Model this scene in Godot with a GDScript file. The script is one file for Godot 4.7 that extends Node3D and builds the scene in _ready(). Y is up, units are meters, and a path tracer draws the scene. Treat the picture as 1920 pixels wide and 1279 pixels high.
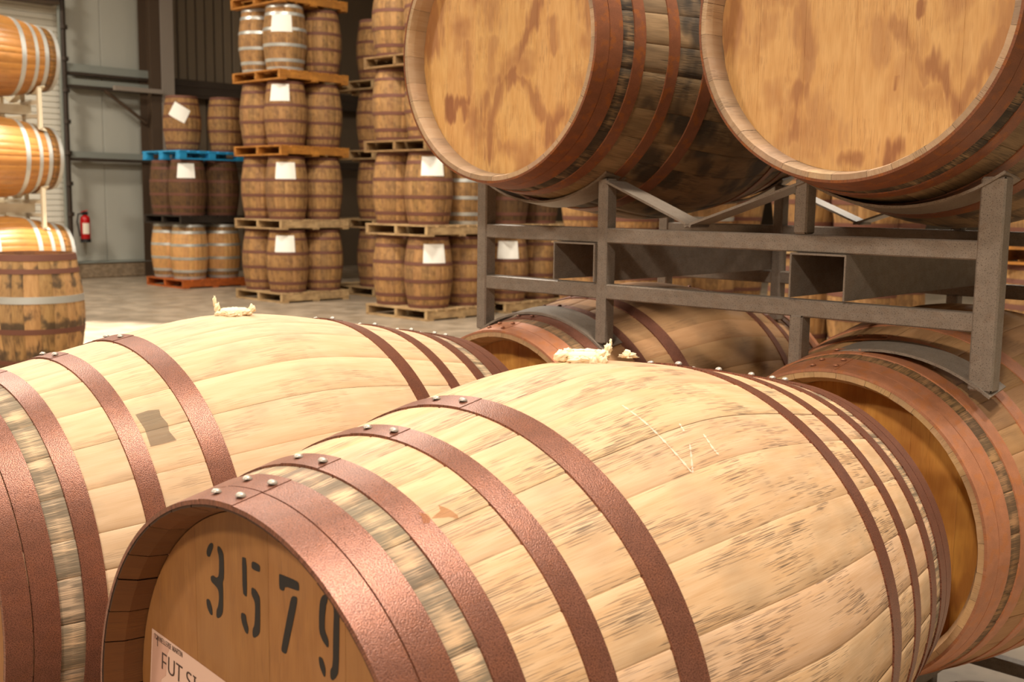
extends Node3D
# A barrel warehouse. Building axes: U runs along the rows of barrels, A runs along the barrels' axes.

const YAW := 0.755613
var U := Vector3(cos(YAW), 0, sin(YAW))
var A := Vector3(sin(YAW), 0, -cos(YAW))
var M := {}
var rng := RandomNumberGenerator.new()
var used := {}


func _ready() -> void:
	# ---------------------------------------------------------------- camera, sky, lamps, exposure
	var cam := Camera3D.new()
	cam.name = "camera"
	add_child(cam)
	var p := deg_to_rad(7.3388)
	var r := deg_to_rad(0.7515)
	cam.transform = Transform3D(Basis(Vector3(cos(r), sin(r) * cos(p), -sin(r) * sin(p)), Vector3(-sin(r), cos(r) * cos(p), -cos(r) * sin(p)), Vector3(0, sin(p), cos(p))), Vector3(0, 1.512, 0))
	var at := CameraAttributesPhysical.new()
	at.frustum_focal_length = 56.35
	at.frustum_focus_distance = 2.0
	at.exposure_aperture = 11.0
	at.frustum_near = 0.05
	at.frustum_far = 200.0
	cam.attributes = at
	cam.fov = 34.51
	cam.near = 0.05
	cam.current = true
	var we := WorldEnvironment.new()
	we.name = "environment"
	var env := Environment.new()
	env.background_mode = Environment.BG_COLOR
	env.background_color = Color(0, 0, 0)
	env.tonemap_mode = Environment.TONE_MAPPER_LINEAR
	env.tonemap_exposure = 1.0
	env.sdfgi_enabled = true
	env.ssao_enabled = true
	env.ssil_enabled = true
	we.environment = env
	add_child(we)
	rng.seed = 7
	materials()
	var warm := Color(1.0, 0.962, 0.9)
	lamp(-0.1, 1.9, 1.0, 54.0, warm, "over the front rows of barrels")
	lamp(-7.5, -5.5, 1.0, 74.0, warm, "over the aisle in front")
	lamp(1.5, -5.6, 1.0, 72.0, warm, "over the near end of the hall")
	lamp(-7.5, 1.9, 1.0, 45.0, warm, "over the open floor")
	lamp(-8.5, 6.3, 1.0, 45.0, warm, "over the floor before the stacks")
	lamp(-15.5, 3.5, 1.0, 55.0, warm, "by the side wall")
	lamp(-4.5, 13.5, 1.0, 22.0, warm, "over the deep stacks")
	lamp(3.0, 12.5, 1.0, 22.0, warm, "over the far aisle")
	lamp(-11.5, 5.1, 0.5, 0.0, warm, "added to brighten the floor by the wall rack")
	shell()
	front_rows()
	stacks()
	wall_racks()
	small_things()


# -------------------------------------------------------------------- placing and tagging
func bf(u: float, y: float, a: float) -> Vector3:
	return U * u + A * a + Vector3(0, y, 0)


func numbered(n: String) -> String:
	var k: int = used.get(n, 0)
	used[n] = k + 1
	return n if k == 0 else "%s_%03d" % [n, k]


func thing(called: String, label: String, category: String, at: Vector3, turn := 0.0, group := "") -> Node3D:
	var o := Node3D.new()
	o.name = numbered(called)
	add_child(o)
	o.position = at
	o.rotation.y = turn - YAW
	tag(o, label, category, group)
	return o


func tag(o: Node, label: String, category: String, group := "") -> void:
	o.set_meta("label", label)
	o.set_meta("category", category)
	if group:
		o.set_meta("group", group)


func piece(called: String, mesh: Mesh, mats: Variant, parent: Node, at := Vector3.ZERO, rot := Vector3.ZERO) -> MeshInstance3D:
	var o := MeshInstance3D.new()
	o.name = called
	o.mesh = mesh
	if mats is Array:
		for k in mats.size():
			o.set_surface_override_material(k, mats[k])
	else:
		o.material_override = mats
	o.position = at
	o.rotation = rot
	parent.add_child(o, true)
	return o


func struct(called: String, mesh: Mesh, m: Material, at: Vector3, label: String) -> MeshInstance3D:
	var o := piece(called, mesh, m, self, at, Vector3(0, -YAW, 0))
	o.set_meta("kind", "structure")
	tag(o, label, called.split("_")[0])
	return o


# -------------------------------------------------------------------- mesh helpers
func tool() -> SurfaceTool:
	var st := SurfaceTool.new()
	st.begin(Mesh.PRIMITIVE_TRIANGLES)
	return st


func done(st: SurfaceTool, onto: ArrayMesh = null) -> ArrayMesh:
	st.generate_normals()
	return st.commit(onto) if onto else st.commit()


# corners run counterclockwise as seen from outside
func quad(st: SurfaceTool, a: Vector3, b: Vector3, c: Vector3, d: Vector3, ua := Vector2.ZERO, ub := Vector2.RIGHT, uc := Vector2.ONE, ud := Vector2.DOWN) -> void:
	st.set_uv(ua); st.add_vertex(a)
	st.set_uv(uc); st.add_vertex(c)
	st.set_uv(ub); st.add_vertex(b)
	st.set_uv(ua); st.add_vertex(a)
	st.set_uv(ud); st.add_vertex(d)
	st.set_uv(uc); st.add_vertex(c)


# a box with chamfered edges; uv runs in metres, u along its longest side
func add_box(st: SurfaceTool, c: Vector3, s: Vector3, bev := 0.0, off := Vector2.ZERO) -> void:
	st.set_smooth_group(-1)
	var h := s * 0.5
	var long := s.max_axis_index()
	for ax in 3:
		var b1 := (ax + 1) % 3
		var b2 := (ax + 2) % 3
		for sg in [-1.0, 1.0]:
			var q: Array[Vector3] = []
			for k in [[-1, -1], [1, -1], [1, 1], [-1, 1]]:
				var v := Vector3.ZERO
				v[ax] = h[ax] * sg
				v[b1] = (h[b1] - bev) * k[0]
				v[b2] = (h[b2] - bev) * k[1]
				q.append(v)
			if sg < 0:
				q.reverse()
			var w: Array[Vector2] = []
			for v in q:
				var e1 := b1 if (b1 == long or b2 != long) else b2
				var e2 := b2 if e1 == b1 else b1
				w.append(Vector2(v[e1], v[e2]) + off)
			quad(st, q[0] + c, q[1] + c, q[2] + c, q[3] + c, w[0], w[1], w[2], w[3])
			if bev > 0.0:
				# the chamfer shared with the next axis
				for s2 in [-1.0, 1.0]:
					var e: Array[Vector3] = []
					for k in [-1.0, 1.0]:
						var v := Vector3.ZERO
						v[ax] = h[ax] * sg
						v[b1] = (h[b1] - bev) * s2
						v[b2] = (h[b2] - bev) * k
						e.append(v)
					for k in [1.0, -1.0]:
						var v := Vector3.ZERO
						v[ax] = (h[ax] - bev) * sg
						v[b1] = h[b1] * s2
						v[b2] = (h[b2] - bev) * k
						e.append(v)
					if sg * s2 > 0:
						quad(st, e[0] + c, e[3] + c, e[2] + c, e[1] + c)
					else:
						quad(st, e[0] + c, e[1] + c, e[2] + c, e[3] + c)


func box(s: Vector3, bev := 0.0, off := Vector2.ZERO, c := Vector3.ZERO) -> ArrayMesh:
	var st := tool()
	add_box(st, c, s, bev, off)
	return done(st)


# a solid of revolution about y; prof holds (radius, height) from bottom to top
func lathe(prof: Array, seg := 24, smooth := true) -> ArrayMesh:
	var st := tool()
	st.set_smooth_group(1 if smooth else -1)
	for k in seg:
		var t0 := TAU * k / seg
		var t1 := TAU * (k + 1) / seg
		for j in prof.size() - 1:
			var a: Vector2 = prof[j]
			var b: Vector2 = prof[j + 1]
			quad(st, Vector3(a.x * sin(t0), a.y, a.x * cos(t0)), Vector3(a.x * sin(t1), a.y, a.x * cos(t1)), Vector3(b.x * sin(t1), b.y, b.x * cos(t1)), Vector3(b.x * sin(t0), b.y, b.x * cos(t0)), Vector2(t0 * a.x, a.y), Vector2(t1 * a.x, a.y), Vector2(t1 * b.x, b.y), Vector2(t0 * b.x, b.y))
	return done(st)


# a tube along a list of points
func tube(pts: Array, rad: float, seg := 8) -> ArrayMesh:
	var st := tool()
	st.set_smooth_group(1)
	var rings := []
	for k in pts.size():
		var d: Vector3 = (pts[min(k + 1, pts.size() - 1)] - pts[max(k - 1, 0)]).normalized()
		var x := d.cross(Vector3.UP if absf(d.y) < 0.9 else Vector3.RIGHT).normalized()
		var y := d.cross(x)
		var ring := []
		for j in seg + 1:
			ring.append(pts[k] + (x * cos(TAU * j / seg) + y * sin(TAU * j / seg)) * rad)
		rings.append(ring)
	for k in pts.size() - 1:
		for j in seg:
			quad(st, rings[k][j], rings[k][j + 1], rings[k + 1][j + 1], rings[k + 1][j])
	return done(st)


# a flat bar bent along points in the local xy plane, wide along z
func strip(pts: Array, thick: float, z0: float, z1: float, dy := 0.0) -> ArrayMesh:
	var st := tool()
	var up: Array[Vector2] = []
	for k in pts.size():
		var d: Vector2 = (pts[min(k + 1, pts.size() - 1)] - pts[max(k - 1, 0)]).normalized()
		up.append(Vector2(-d.y, d.x) * thick * 0.5)
	for k in pts.size() - 1:
		var a: Vector2 = pts[k] + up[k]
		var b: Vector2 = pts[k + 1] + up[k + 1]
		var c: Vector2 = pts[k + 1] - up[k + 1]
		var d: Vector2 = pts[k] - up[k]
		st.set_smooth_group(1)
		quad(st, Vector3(a.x, a.y, z1), Vector3(b.x, b.y, z1), Vector3(b.x, b.y + dy, z0), Vector3(a.x, a.y + dy, z0))
		st.set_smooth_group(2)
		quad(st, Vector3(d.x, d.y + dy, z0), Vector3(c.x, c.y + dy, z0), Vector3(c.x, c.y, z1), Vector3(d.x, d.y, z1))
		st.set_smooth_group(3)
		quad(st, Vector3(d.x, d.y, z1), Vector3(c.x, c.y, z1), Vector3(b.x, b.y, z1), Vector3(a.x, a.y, z1))
		st.set_smooth_group(4)
		quad(st, Vector3(a.x, a.y + dy, z0), Vector3(b.x, b.y + dy, z0), Vector3(c.x, c.y + dy, z0), Vector3(d.x, d.y + dy, z0))
	st.set_smooth_group(-1)
	for e in [0, pts.size() - 1]:
		var a: Vector2 = pts[e] + up[e]
		var d: Vector2 = pts[e] - up[e]
		quad(st, Vector3(a.x, a.y + dy, z0), Vector3(d.x, d.y + dy, z0), Vector3(d.x, d.y, z1), Vector3(a.x, a.y, z1))
	return done(st)


# a flat outline in the local xy plane, given depth towards +z
func plate(pts: PackedVector2Array, depth: float) -> ArrayMesh:
	var st := tool()
	st.set_smooth_group(-1)
	var q := pts
	if Geometry2D.is_polygon_clockwise(q):
		q.reverse()
	var tri := Geometry2D.triangulate_polygon(q)
	for k in range(0, tri.size(), 3):
		var a := q[tri[k]]
		var b := q[tri[k + 1]]
		var c := q[tri[k + 2]]
		if (b - a).cross(c - a) < 0:
			var t := b
			b = c
			c = t
		for v in [a, c, b]:
			st.set_uv(v)
			st.add_vertex(Vector3(v.x, v.y, depth))
	for k in q.size():
		var a := q[k]
		var b := q[(k + 1) % q.size()]
		quad(st, Vector3(a.x, a.y, 0), Vector3(b.x, b.y, 0), Vector3(b.x, b.y, depth), Vector3(a.x, a.y, depth), a, b, b, a)
	return done(st)


# -------------------------------------------------------------------- textures and materials
func nd(w: int, h: int, sw: int, sh: int, freq: float, sd: int, oct := 3, kind := FastNoiseLite.TYPE_SIMPLEX) -> PackedByteArray:
	var n := FastNoiseLite.new()
	n.seed = sd
	n.noise_type = kind
	n.frequency = freq
	n.fractal_octaves = oct
	n.fractal_type = FastNoiseLite.FRACTAL_FBM if oct > 1 else FastNoiseLite.FRACTAL_NONE
	var im := n.get_image(sw, sh)
	im.convert(Image.FORMAT_L8)
	if sw != w or sh != h:
		im.resize(w, h, Image.INTERPOLATE_CUBIC)
	return im.get_data()


# wood with its grain along u. d: light, dark, fissure, blot (colours), grain, fis, blots, tide (amounts), edges (list of [u, direction, length])
func wood_tex(w: int, h: int, sd: int, d: Dictionary) -> Array:
	var g1 := nd(w, h, w / 40, h, 0.42, sd, 2)
	var g2 := nd(w, h, w / 20, h / 4, 0.10, sd + 1, 3)
	var fs := nd(w, h, w / 36, h, 0.40, sd + 2, 1)
	var cl := nd(w, h, w / 16, h / 8, 0.05, sd + 3, 3)
	var bl := nd(w, h, w / 4, h / 4, d.get("bfreq", 0.014), sd + 4, 4)
	var sp := nd(w, h, w / 6, h, 0.30, sd + 5, 2)
	var light: Color = d.light
	var dark: Color = d.dark
	var fc: Color = d.fissure
	var bc: Color = d.blot
	var grain: float = d.grain
	var fis: float = d.fis
	var blots: float = d.blots
	var tide: float = d.get("tide", 0.0)
	var ec: Color = d.get("stain", bc)
	var eamt: float = d.get("edge", 0.9)
	var soft: float = d.get("soft", 4.0)
	var edges: Array = d.get("edges", [])
	var ed := PackedFloat32Array()
	ed.resize(w)
	for x in w:
		ed[x] = 9.0
		for e in edges:
			var q: float = (float(x) / w - e[0]) * e[1] / e[2]
			if q > -0.6 and q < 1.0:
				ed[x] = minf(ed[x], maxf(q, 0.0))
	var stain := PackedFloat32Array()
	stain.resize(w * h)
	for m in d.get("marks", []):
		# [x0, y0, x1, y1, width, strength] in metres from the middle of a head 0.662 across
		var a := Vector2((m[1] / 0.662 + 0.5) * w, (m[0] / 0.662 + 0.5) * h)
		var e := Vector2((m[3] / 0.662 + 0.5) * w, (m[2] / 0.662 + 0.5) * h)
		var rad: float = m[4] / 0.662 * h * 2.1
		for y in range(maxi(0, int(minf(a.y, e.y) - rad * 1.5)), mini(h, int(maxf(a.y, e.y) + rad * 1.5))):
			for x in range(maxi(0, int(minf(a.x, e.x) - rad * 1.5)), mini(w, int(maxf(a.x, e.x) + rad * 1.5))):
				var k := y * w + x
				var pt := Vector2(x, y)
				var dist := pt.distance_to(Geometry2D.get_closest_point_to_segment(pt, a, e)) / rad + (g2[k] * 1.3 + bl[k] - 280) / 255.0 * 0.75
				if dist < 1.0:
					var q: float = m[5] * 0.8 * smoothstep(0.0, 1.0, minf(1.0, (1.0 - dist) * 1.1))
					stain[k] = maxf(stain[k], q)
	var out := PackedByteArray()
	out.resize(w * h * 3)
	var hi := PackedByteArray()
	hi.resize(w * h)
	var i := 0
	for y in h:
		for x in w:
			var t := (g1[i] * 0.5 + g2[i] * 0.5) / 255.0
			t = clampf((t - 0.5) * 1.5 + 0.45, 0.0, 1.0) * grain
			var c := cl[i] / 255.0
			var f := clampf((fs[i] / 255.0 - (1.20 - c * 0.72)) * 6.0, 0.0, 1.0) * fis
			var bv := bl[i] / 255.0
			var b := clampf((bv - 0.54) * soft, 0.0, 1.0) * blots
			if tide > 0.0:
				var q := absf(bv - 0.575)
				if q < 0.02:
					b = maxf(b, (1.0 - q * 50.0) * tide)
			if sp[i] > 234:
				f = maxf(f, (sp[i] - 234) / 60.0 * fis)
			var edge := 0.0
			if ed[x] < 1.0:
				var reach := 0.12 + 1.5 * clampf(g2[i] / 255.0 * 0.35 + g1[i] / 255.0 * 0.8 + c * 0.5 - 0.62, 0.0, 0.7)
				edge = clampf((reach - ed[x]) * 3.0, 0.0, 1.0) * eamt
			b = maxf(b, stain[i])
			var r := light.r + (dark.r - light.r) * t
			var g := light.g + (dark.g - light.g) * t
			var bb := light.b + (dark.b - light.b) * t
			r += (bc.r - r) * b
			g += (bc.g - g) * b
			bb += (bc.b - bb) * b
			r += (ec.r - r) * edge
			g += (ec.g - g) * edge
			bb += (ec.b - bb) * edge
			r += (fc.r - r) * f
			g += (fc.g - g) * f
			bb += (fc.b - bb) * f
			var o := i * 3
			out[o] = int(clampf(r, 0, 1) * 255.0)
			out[o + 1] = int(clampf(g, 0, 1) * 255.0)
			out[o + 2] = int(clampf(bb, 0, 1) * 255.0)
			hi[i] = int(clampf(0.92 - f * 0.7 - t * 0.25, 0, 1) * 255.0)
			i += 1
	return [ImageTexture.create_from_image(Image.create_from_data(w, h, false, Image.FORMAT_RGB8, out)), ImageTexture.create_from_image(Image.create_from_data(w, h, false, Image.FORMAT_L8, hi))]


# speckled metal or concrete: base, spot and stain colours
func speck_tex(w: int, sd: int, base: Color, spot: Color, stain: Color, cut: float, spots: float, stains: float, freq := 0.11, stretch := 1, cloud := 0.28) -> Array:
	var a := nd(w, w, w, w, freq, sd, 2)
	var b := nd(w, w, w / 4, w / 4, 0.05, sd + 1, 4)
	var c := nd(w, w, w / 2, w / (2 * stretch), 0.02, sd + 2, 4)
	var out := PackedByteArray()
	out.resize(w * w * 3)
	var hi := PackedByteArray()
	hi.resize(w * w)
	for i in w * w:
		var s := clampf((a[i] / 255.0 - cut) * 5.0, 0.0, 1.0) * spots
		var q := clampf((c[i] / 255.0 - 0.58) * 5.0, 0.0, 1.0) * stains
		var k := 1.0 - cloud * 0.5 + cloud * b[i] / 255.0
		var r := base.r * k
		var g := base.g * k
		var l := base.b * k
		r += (stain.r - r) * q
		g += (stain.g - g) * q
		l += (stain.b - l) * q
		r += (spot.r - r) * s
		g += (spot.g - g) * s
		l += (spot.b - l) * s
		out[i * 3] = int(clampf(r, 0, 1) * 255.0)
		out[i * 3 + 1] = int(clampf(g, 0, 1) * 255.0)
		out[i * 3 + 2] = int(clampf(l, 0, 1) * 255.0)
		hi[i] = int(clampf(0.8 - 0.6 * s, 0, 1) * 255.0)
	return [ImageTexture.create_from_image(Image.create_from_data(w, w, false, Image.FORMAT_RGB8, out)), ImageTexture.create_from_image(Image.create_from_data(w, w, false, Image.FORMAT_L8, hi))]


func mat(called: String, c: Color, rough := 0.7, metal := 0.0, tex: Array = [], bump := 0.0, tint := false) -> StandardMaterial3D:
	var m := StandardMaterial3D.new()
	m.resource_name = called
	m.albedo_color = c
	m.roughness = rough
	m.metallic = metal
	if tex:
		m.albedo_texture = tex[0]
		if bump != 0.0:
			m.heightmap_enabled = true
			m.heightmap_texture = tex[1]
			m.heightmap_scale = bump
	m.vertex_color_use_as_albedo = tint
	M[called] = m
	return m


func tri(m: StandardMaterial3D, s: float) -> void:
	m.uv1_triplanar = true
	m.uv1_scale = Vector3.ONE * s


func rgb(r: int, g: int, b: int) -> Color:
	return Color(r / 255.0, g / 255.0, b / 255.0)


func materials() -> void:
	var ends := []
	for q in [[-0.581, 1.0], [-0.542, -1.0]]:
		ends.append([0.5 + q[0] / 1.33, q[1], 0.045])
		ends.append([0.5 - q[0] / 1.33, -q[1], 0.045])
	var pale := wood_tex(1536, 1024, 11, {"light": rgb(220, 186, 150), "dark": rgb(198, 156, 112), "fissure": rgb(96, 78, 62), "blot": rgb(146, 128, 106), "grain": 0.85, "fis": 0.75, "blots": 0.28, "soft": 2.5, "edges": ends, "edge": 0.85, "stain": rgb(112, 100, 84)})
	var pale2 := wood_tex(1536, 1024, 51, {"light": rgb(222, 191, 158), "dark": rgb(204, 167, 128), "fissure": rgb(120, 98, 78), "blot": rgb(152, 136, 116), "grain": 0.75, "fis": 0.4, "blots": 0.3, "soft": 2.5, "edges": ends, "edge": 0.85, "stain": rgb(112, 100, 84)})
	var aged := wood_tex(1536, 512, 21, {"light": rgb(158, 130, 96), "dark": rgb(108, 86, 60), "fissure": rgb(46, 38, 30), "blot": rgb(58, 49, 40), "grain": 0.9, "fis": 0.5, "blots": 0.85, "edges": ends})
	var back := wood_tex(768, 512, 31, {"light": rgb(190, 146, 92), "dark": rgb(146, 104, 58), "fissure": rgb(84, 58, 36), "blot": rgb(118, 86, 56), "grain": 0.8, "fis": 0.35, "blots": 0.45, "bfreq": 0.03})
	var foot := wood_tex(768, 512, 35, {"light": rgb(204, 162, 108), "dark": rgb(160, 116, 70), "fissure": rgb(74, 52, 34), "blot": rgb(62, 50, 38), "grain": 0.8, "fis": 0.6, "blots": 0.7, "bfreq": 0.02, "edges": [[0.0, 1.0, 0.36]], "edge": 0.95})
	var gold := wood_tex(1024, 1024, 41, {"light": rgb(232, 188, 122), "dark": rgb(204, 148, 82), "fissure": rgb(140, 92, 54), "blot": rgb(136, 80, 50), "grain": 0.75, "fis": 0.35, "blots": 0.75, "tide": 0.1, "bfreq": 0.009, "soft": 1.6, "marks": [[-0.22, -0.127, -0.22, -0.168, 0.012, 0.95], [-0.185, -0.132, -0.15, -0.132, 0.014, 0.8], [-0.16, -0.14, -0.152, -0.17, 0.016, 0.8], [-0.078, -0.12, -0.084, -0.2, 0.016, 0.7], [0.13, 0.3, 0.11, 0.104, 0.012, 0.5], [0.11, 0.104, 0.092, 0.06, 0.016, 0.75], [0.092, 0.06, 0.061, 0.012, 0.012, 0.75], [0.061, 0.012, 0.036, -0.051, 0.012, 0.75], [0.036, -0.051, -0.01, -0.076, 0.016, 0.8], [-0.01, -0.076, -0.037, -0.127, 0.012, 0.7], [-0.037, -0.127, -0.056, -0.194, 0.012, 0.7], [-0.056, -0.194, -0.062, -0.28, 0.014, 0.75], [-0.01, -0.076, 0.03, -0.069, 0.02, 0.8], [0.03, -0.069, 0.076, -0.091, 0.012, 0.65], [0.076, -0.091, 0.109, -0.144, 0.011, 0.6], [0.109, -0.144, 0.129, -0.187, 0.011, 0.6], [0.162, -0.239, 0.172, -0.2, 0.022, 0.75], [0.172, -0.2, 0.205, -0.18, 0.018, 0.7], [-0.305, 0.2, -0.31, 0.04, 0.035, 0.7], [-0.15, 0.03, -0.145, -0.112, 0.010, 0.45], [-0.055, 0.02, -0.058, -0.1, 0.014, 0.4], [-0.02, -0.255, 0.04, -0.265, 0.018, 0.5], [0.161, 0.06, 0.17, -0.01, 0.01, 0.5], [0.3, 0.1, 0.32, 0.02, 0.03, 0.6], [-0.1, 0.26, -0.06, 0.1, 0.03, 0.4]]})  # marks along the left edge paint the rim's shadow, the others are stains
	var gold2 := wood_tex(1024, 1024, 77, {"light": rgb(232, 188, 124), "dark": rgb(204, 150, 86), "fissure": rgb(140, 92, 54), "blot": rgb(142, 88, 54), "grain": 0.75, "fis": 0.3, "blots": 0.7, "tide": 0.06, "bfreq": 0.008, "soft": 1.5, "marks": [[-0.14, 0.2, -0.134, 0.023, 0.014, 0.45], [-0.134, 0.023, -0.122, -0.031, 0.016, 0.55], [-0.122, -0.031, -0.111, -0.077, 0.014, 0.6], [-0.111, -0.077, -0.115, -0.13, 0.012, 0.5], [-0.13, -0.15, -0.137, -0.25, 0.016, 0.75], [-0.09, -0.2, -0.06, -0.26, 0.03, 0.4], [0.08, -0.032, 0.108, -0.059, 0.012, 0.5], [0.108, -0.059, 0.138, -0.125, 0.012, 0.5], [0.138, -0.125, 0.152, -0.155, 0.012, 0.5], [0.16, -0.12, 0.18, -0.14, 0.018, 0.8], [0.18, -0.14, 0.2, -0.17, 0.016, 0.8], [0.2, -0.17, 0.225, -0.213, 0.014, 0.8], [0.225, -0.213, 0.242, -0.181, 0.012, 0.65], [0.242, -0.181, 0.28, -0.118, 0.013, 0.65], [0.28, -0.118, 0.3, -0.07, 0.014, 0.6], [0.095, -0.285, 0.085, -0.315, 0.014, 0.95], [-0.305, 0.08, -0.31, -0.03, 0.03, 0.7], [0.315, 0.05, 0.31, -0.09, 0.022, 0.5], [0.135, 0.0, 0.135, -0.02, 0.006, 0.9], [0.092, -0.14, 0.09, -0.165, 0.005, 0.9], [-0.015, -0.302, 0.02, -0.305, 0.01, 0.7], [0.05, -0.03, 0.057, -0.1, 0.016, 0.35]]})  # left-edge marks again paint in shadow from the rim, beside real stains
	var umber := wood_tex(1024, 768, 61, {"light": rgb(152, 102, 50), "dark": rgb(130, 82, 36), "fissure": rgb(112, 74, 40), "blot": rgb(146, 100, 58), "grain": 0.75, "fis": 0.3, "blots": 0.4})  # brown taken darker to hold the shade on the numbered head
	var plank := wood_tex(512, 256, 71, {"light": rgb(196, 164, 118), "dark": rgb(158, 124, 82), "fissure": rgb(96, 70, 46), "blot": rgb(128, 104, 74), "grain": 0.9, "fis": 0.5, "blots": 0.4, "bfreq": 0.03})
	mat("pale_oak", Color.WHITE, 0.72, 0.0, pale, 0.06, true)
	mat("pale_oak_smooth", Color.WHITE, 0.72, 0.0, pale2, 0.05, true)
	mat("aged_oak", Color.WHITE, 0.7, 0.0, aged, 0.1, true)
	mat("brown_oak", Color.WHITE, 0.75, 0.0, back, 0.0, true)
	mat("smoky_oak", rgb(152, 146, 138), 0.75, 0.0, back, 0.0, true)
	mat("weathered_oak", Color.WHITE, 0.75, 0.0, foot, 0.0, true)
	mat("new_oak", rgb(255, 226, 176), 0.65, 0.0, pale2, 0.0, true)
	mat("shade_toned_oak", rgb(212, 190, 162), 0.7, 0.0, pale2, 0.05, true)  # pale oak tinted down to paint in the shade under the rack
	mat("honey_oak", rgb(202, 164, 104), 0.4, 0.0, pale2, 0.0, true)
	mat("gold_head", Color.WHITE, 0.6, 0.0, gold, 0.03, true)
	mat("gold_head_streaked", Color.WHITE, 0.6, 0.0, gold2, 0.03, true)
	mat("umber_head", Color.WHITE, 0.6, 0.0, umber, 0.03, true)
	mat("amber_head", rgb(255, 226, 165), 0.5, 0.0, gold2, 0.03, true)
	mat("chime_dark", rgb(196, 178, 142), 0.8, 0.0, umber, 0.1, true)
	mat("chime_grey", rgb(226, 224, 226), 0.8, 0.0, pale2, 0.1, true)
	mat("chime_pale", rgb(255, 240, 216), 0.75, 0.0, pale2, 0.05, true)
	mat("pallet_wood", Color.WHITE, 0.8, 0.0, plank)
	mat("pallet_orange", rgb(255, 158, 74), 0.7, 0.0, plank)
	mat("pallet_amber", rgb(255, 206, 116), 0.7, 0.0, plank)
	mat("pallet_black", rgb(62, 58, 56), 0.7, 0.0, plank)
	mat("pallet_blue", rgb(36, 150, 205), 0.6)
	mat("pallet_grey", rgb(206, 196, 180), 0.8, 0.0, plank)
	var rust := speck_tex(512, 81, rgb(140, 91, 72), rgb(82, 48, 38), rgb(150, 92, 64), 0.50, 0.75, 0.3, 0.22, 1, 0.12)
	var rust2 := speck_tex(512, 91, rgb(186, 124, 90), rgb(140, 86, 60), rgb(196, 120, 66), 0.62, 0.35, 0.5, 0.2, 1, 0.12)
	mat("mauve_rust", Color.WHITE, 0.4, 0.4, rust, 0.035).uv1_scale = Vector3(3.2, 3.2, 1)
	mat("orange_rust", Color.WHITE, 0.5, 0.2, rust2, 0.05).uv1_scale = Vector3(3.2, 3.2, 1)
	var rust3 := speck_tex(512, 95, rgb(134, 82, 54), rgb(88, 50, 34), rgb(160, 92, 40), 0.60, 0.45, 0.7, 0.2, 1, 0.12)
	mat("brown_rust", Color.WHITE, 0.5, 0.2, rust3, 0.05).uv1_scale = Vector3(3.2, 3.2, 1)
	mat("dull_rust", rgb(112, 70, 54), 0.7, 0.1)
	mat("galvanised", rgb(196, 196, 190), 0.42, 0.6)
	mat("rivet_steel", rgb(184, 174, 162), 0.45, 0.5)
	var steel := speck_tex(512, 101, rgb(138, 125, 112), rgb(44, 34, 28), rgb(122, 100, 82), 0.75, 0.9, 0.25, 0.12, 1, 0.10)
	tri(mat("rack_steel", Color.WHITE, 0.42, 0.1, steel, 0.03), 3.6)
	mat("cream_steel", rgb(214, 200, 172), 0.5, 0.1)
	var conc := speck_tex(1024, 111, rgb(166, 150, 130), rgb(150, 134, 114), rgb(142, 124, 102), 0.66, 0.3, 0.6, 0.05)
	tri(mat("concrete", Color.WHITE, 0.42, 0.0, conc), 0.16)
	tri(mat("kerb_concrete", rgb(220, 210, 196), 0.8, 0.0, conc), 0.6)
	mat("wall_panel", rgb(184, 182, 170), 0.6)
	mat("wall_block", rgb(232, 226, 210), 0.7)
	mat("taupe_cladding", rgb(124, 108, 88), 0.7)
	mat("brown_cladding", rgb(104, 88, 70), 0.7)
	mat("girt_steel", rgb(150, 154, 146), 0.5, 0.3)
	mat("dark_steel", rgb(66, 54, 44), 0.55, 0.2)
	mat("column_steel", rgb(84, 66, 50), 0.6, 0.1)
	mat("flange_grey", rgb(150, 138, 126), 0.6, 0.1)
	mat("ceiling_white", rgb(200, 196, 186), 0.8)
	mat("paper", rgb(250, 246, 236), 0.8)
	mat("pink_paper", rgb(206, 168, 148), 0.7)
	mat("pink_paper_damp", rgb(188, 144, 124), 0.7)
	mat("ink", rgb(34, 26, 20), 0.85)
	mat("print_ink", rgb(70, 46, 34), 0.85)
	mat("cloth", rgb(244, 226, 188), 0.95)
	mat("red_paint", rgb(186, 16, 20), 0.3)
	mat("black_rubber", rgb(24, 22, 22), 0.6)
	mat("white_print", rgb(238, 228, 208), 0.6)
	mat("grey_stain", Color(0.42, 0.39, 0.34, 0.45), 0.9).transparency = BaseMaterial3D.TRANSPARENCY_ALPHA
	mat("rust_stain", Color(0.70, 0.42, 0.20, 0.38), 0.9).transparency = BaseMaterial3D.TRANSPARENCY_ALPHA
	mat("chalk", Color(1.0, 0.97, 0.90, 0.4), 0.95).transparency = BaseMaterial3D.TRANSPARENCY_ALPHA
	var glow := mat("lamp_glow", Color.WHITE, 0.5)
	glow.emission_enabled = true
	glow.emission = Color(1.0, 0.93, 0.8)
	glow.emission_energy_multiplier = 4.0


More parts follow.
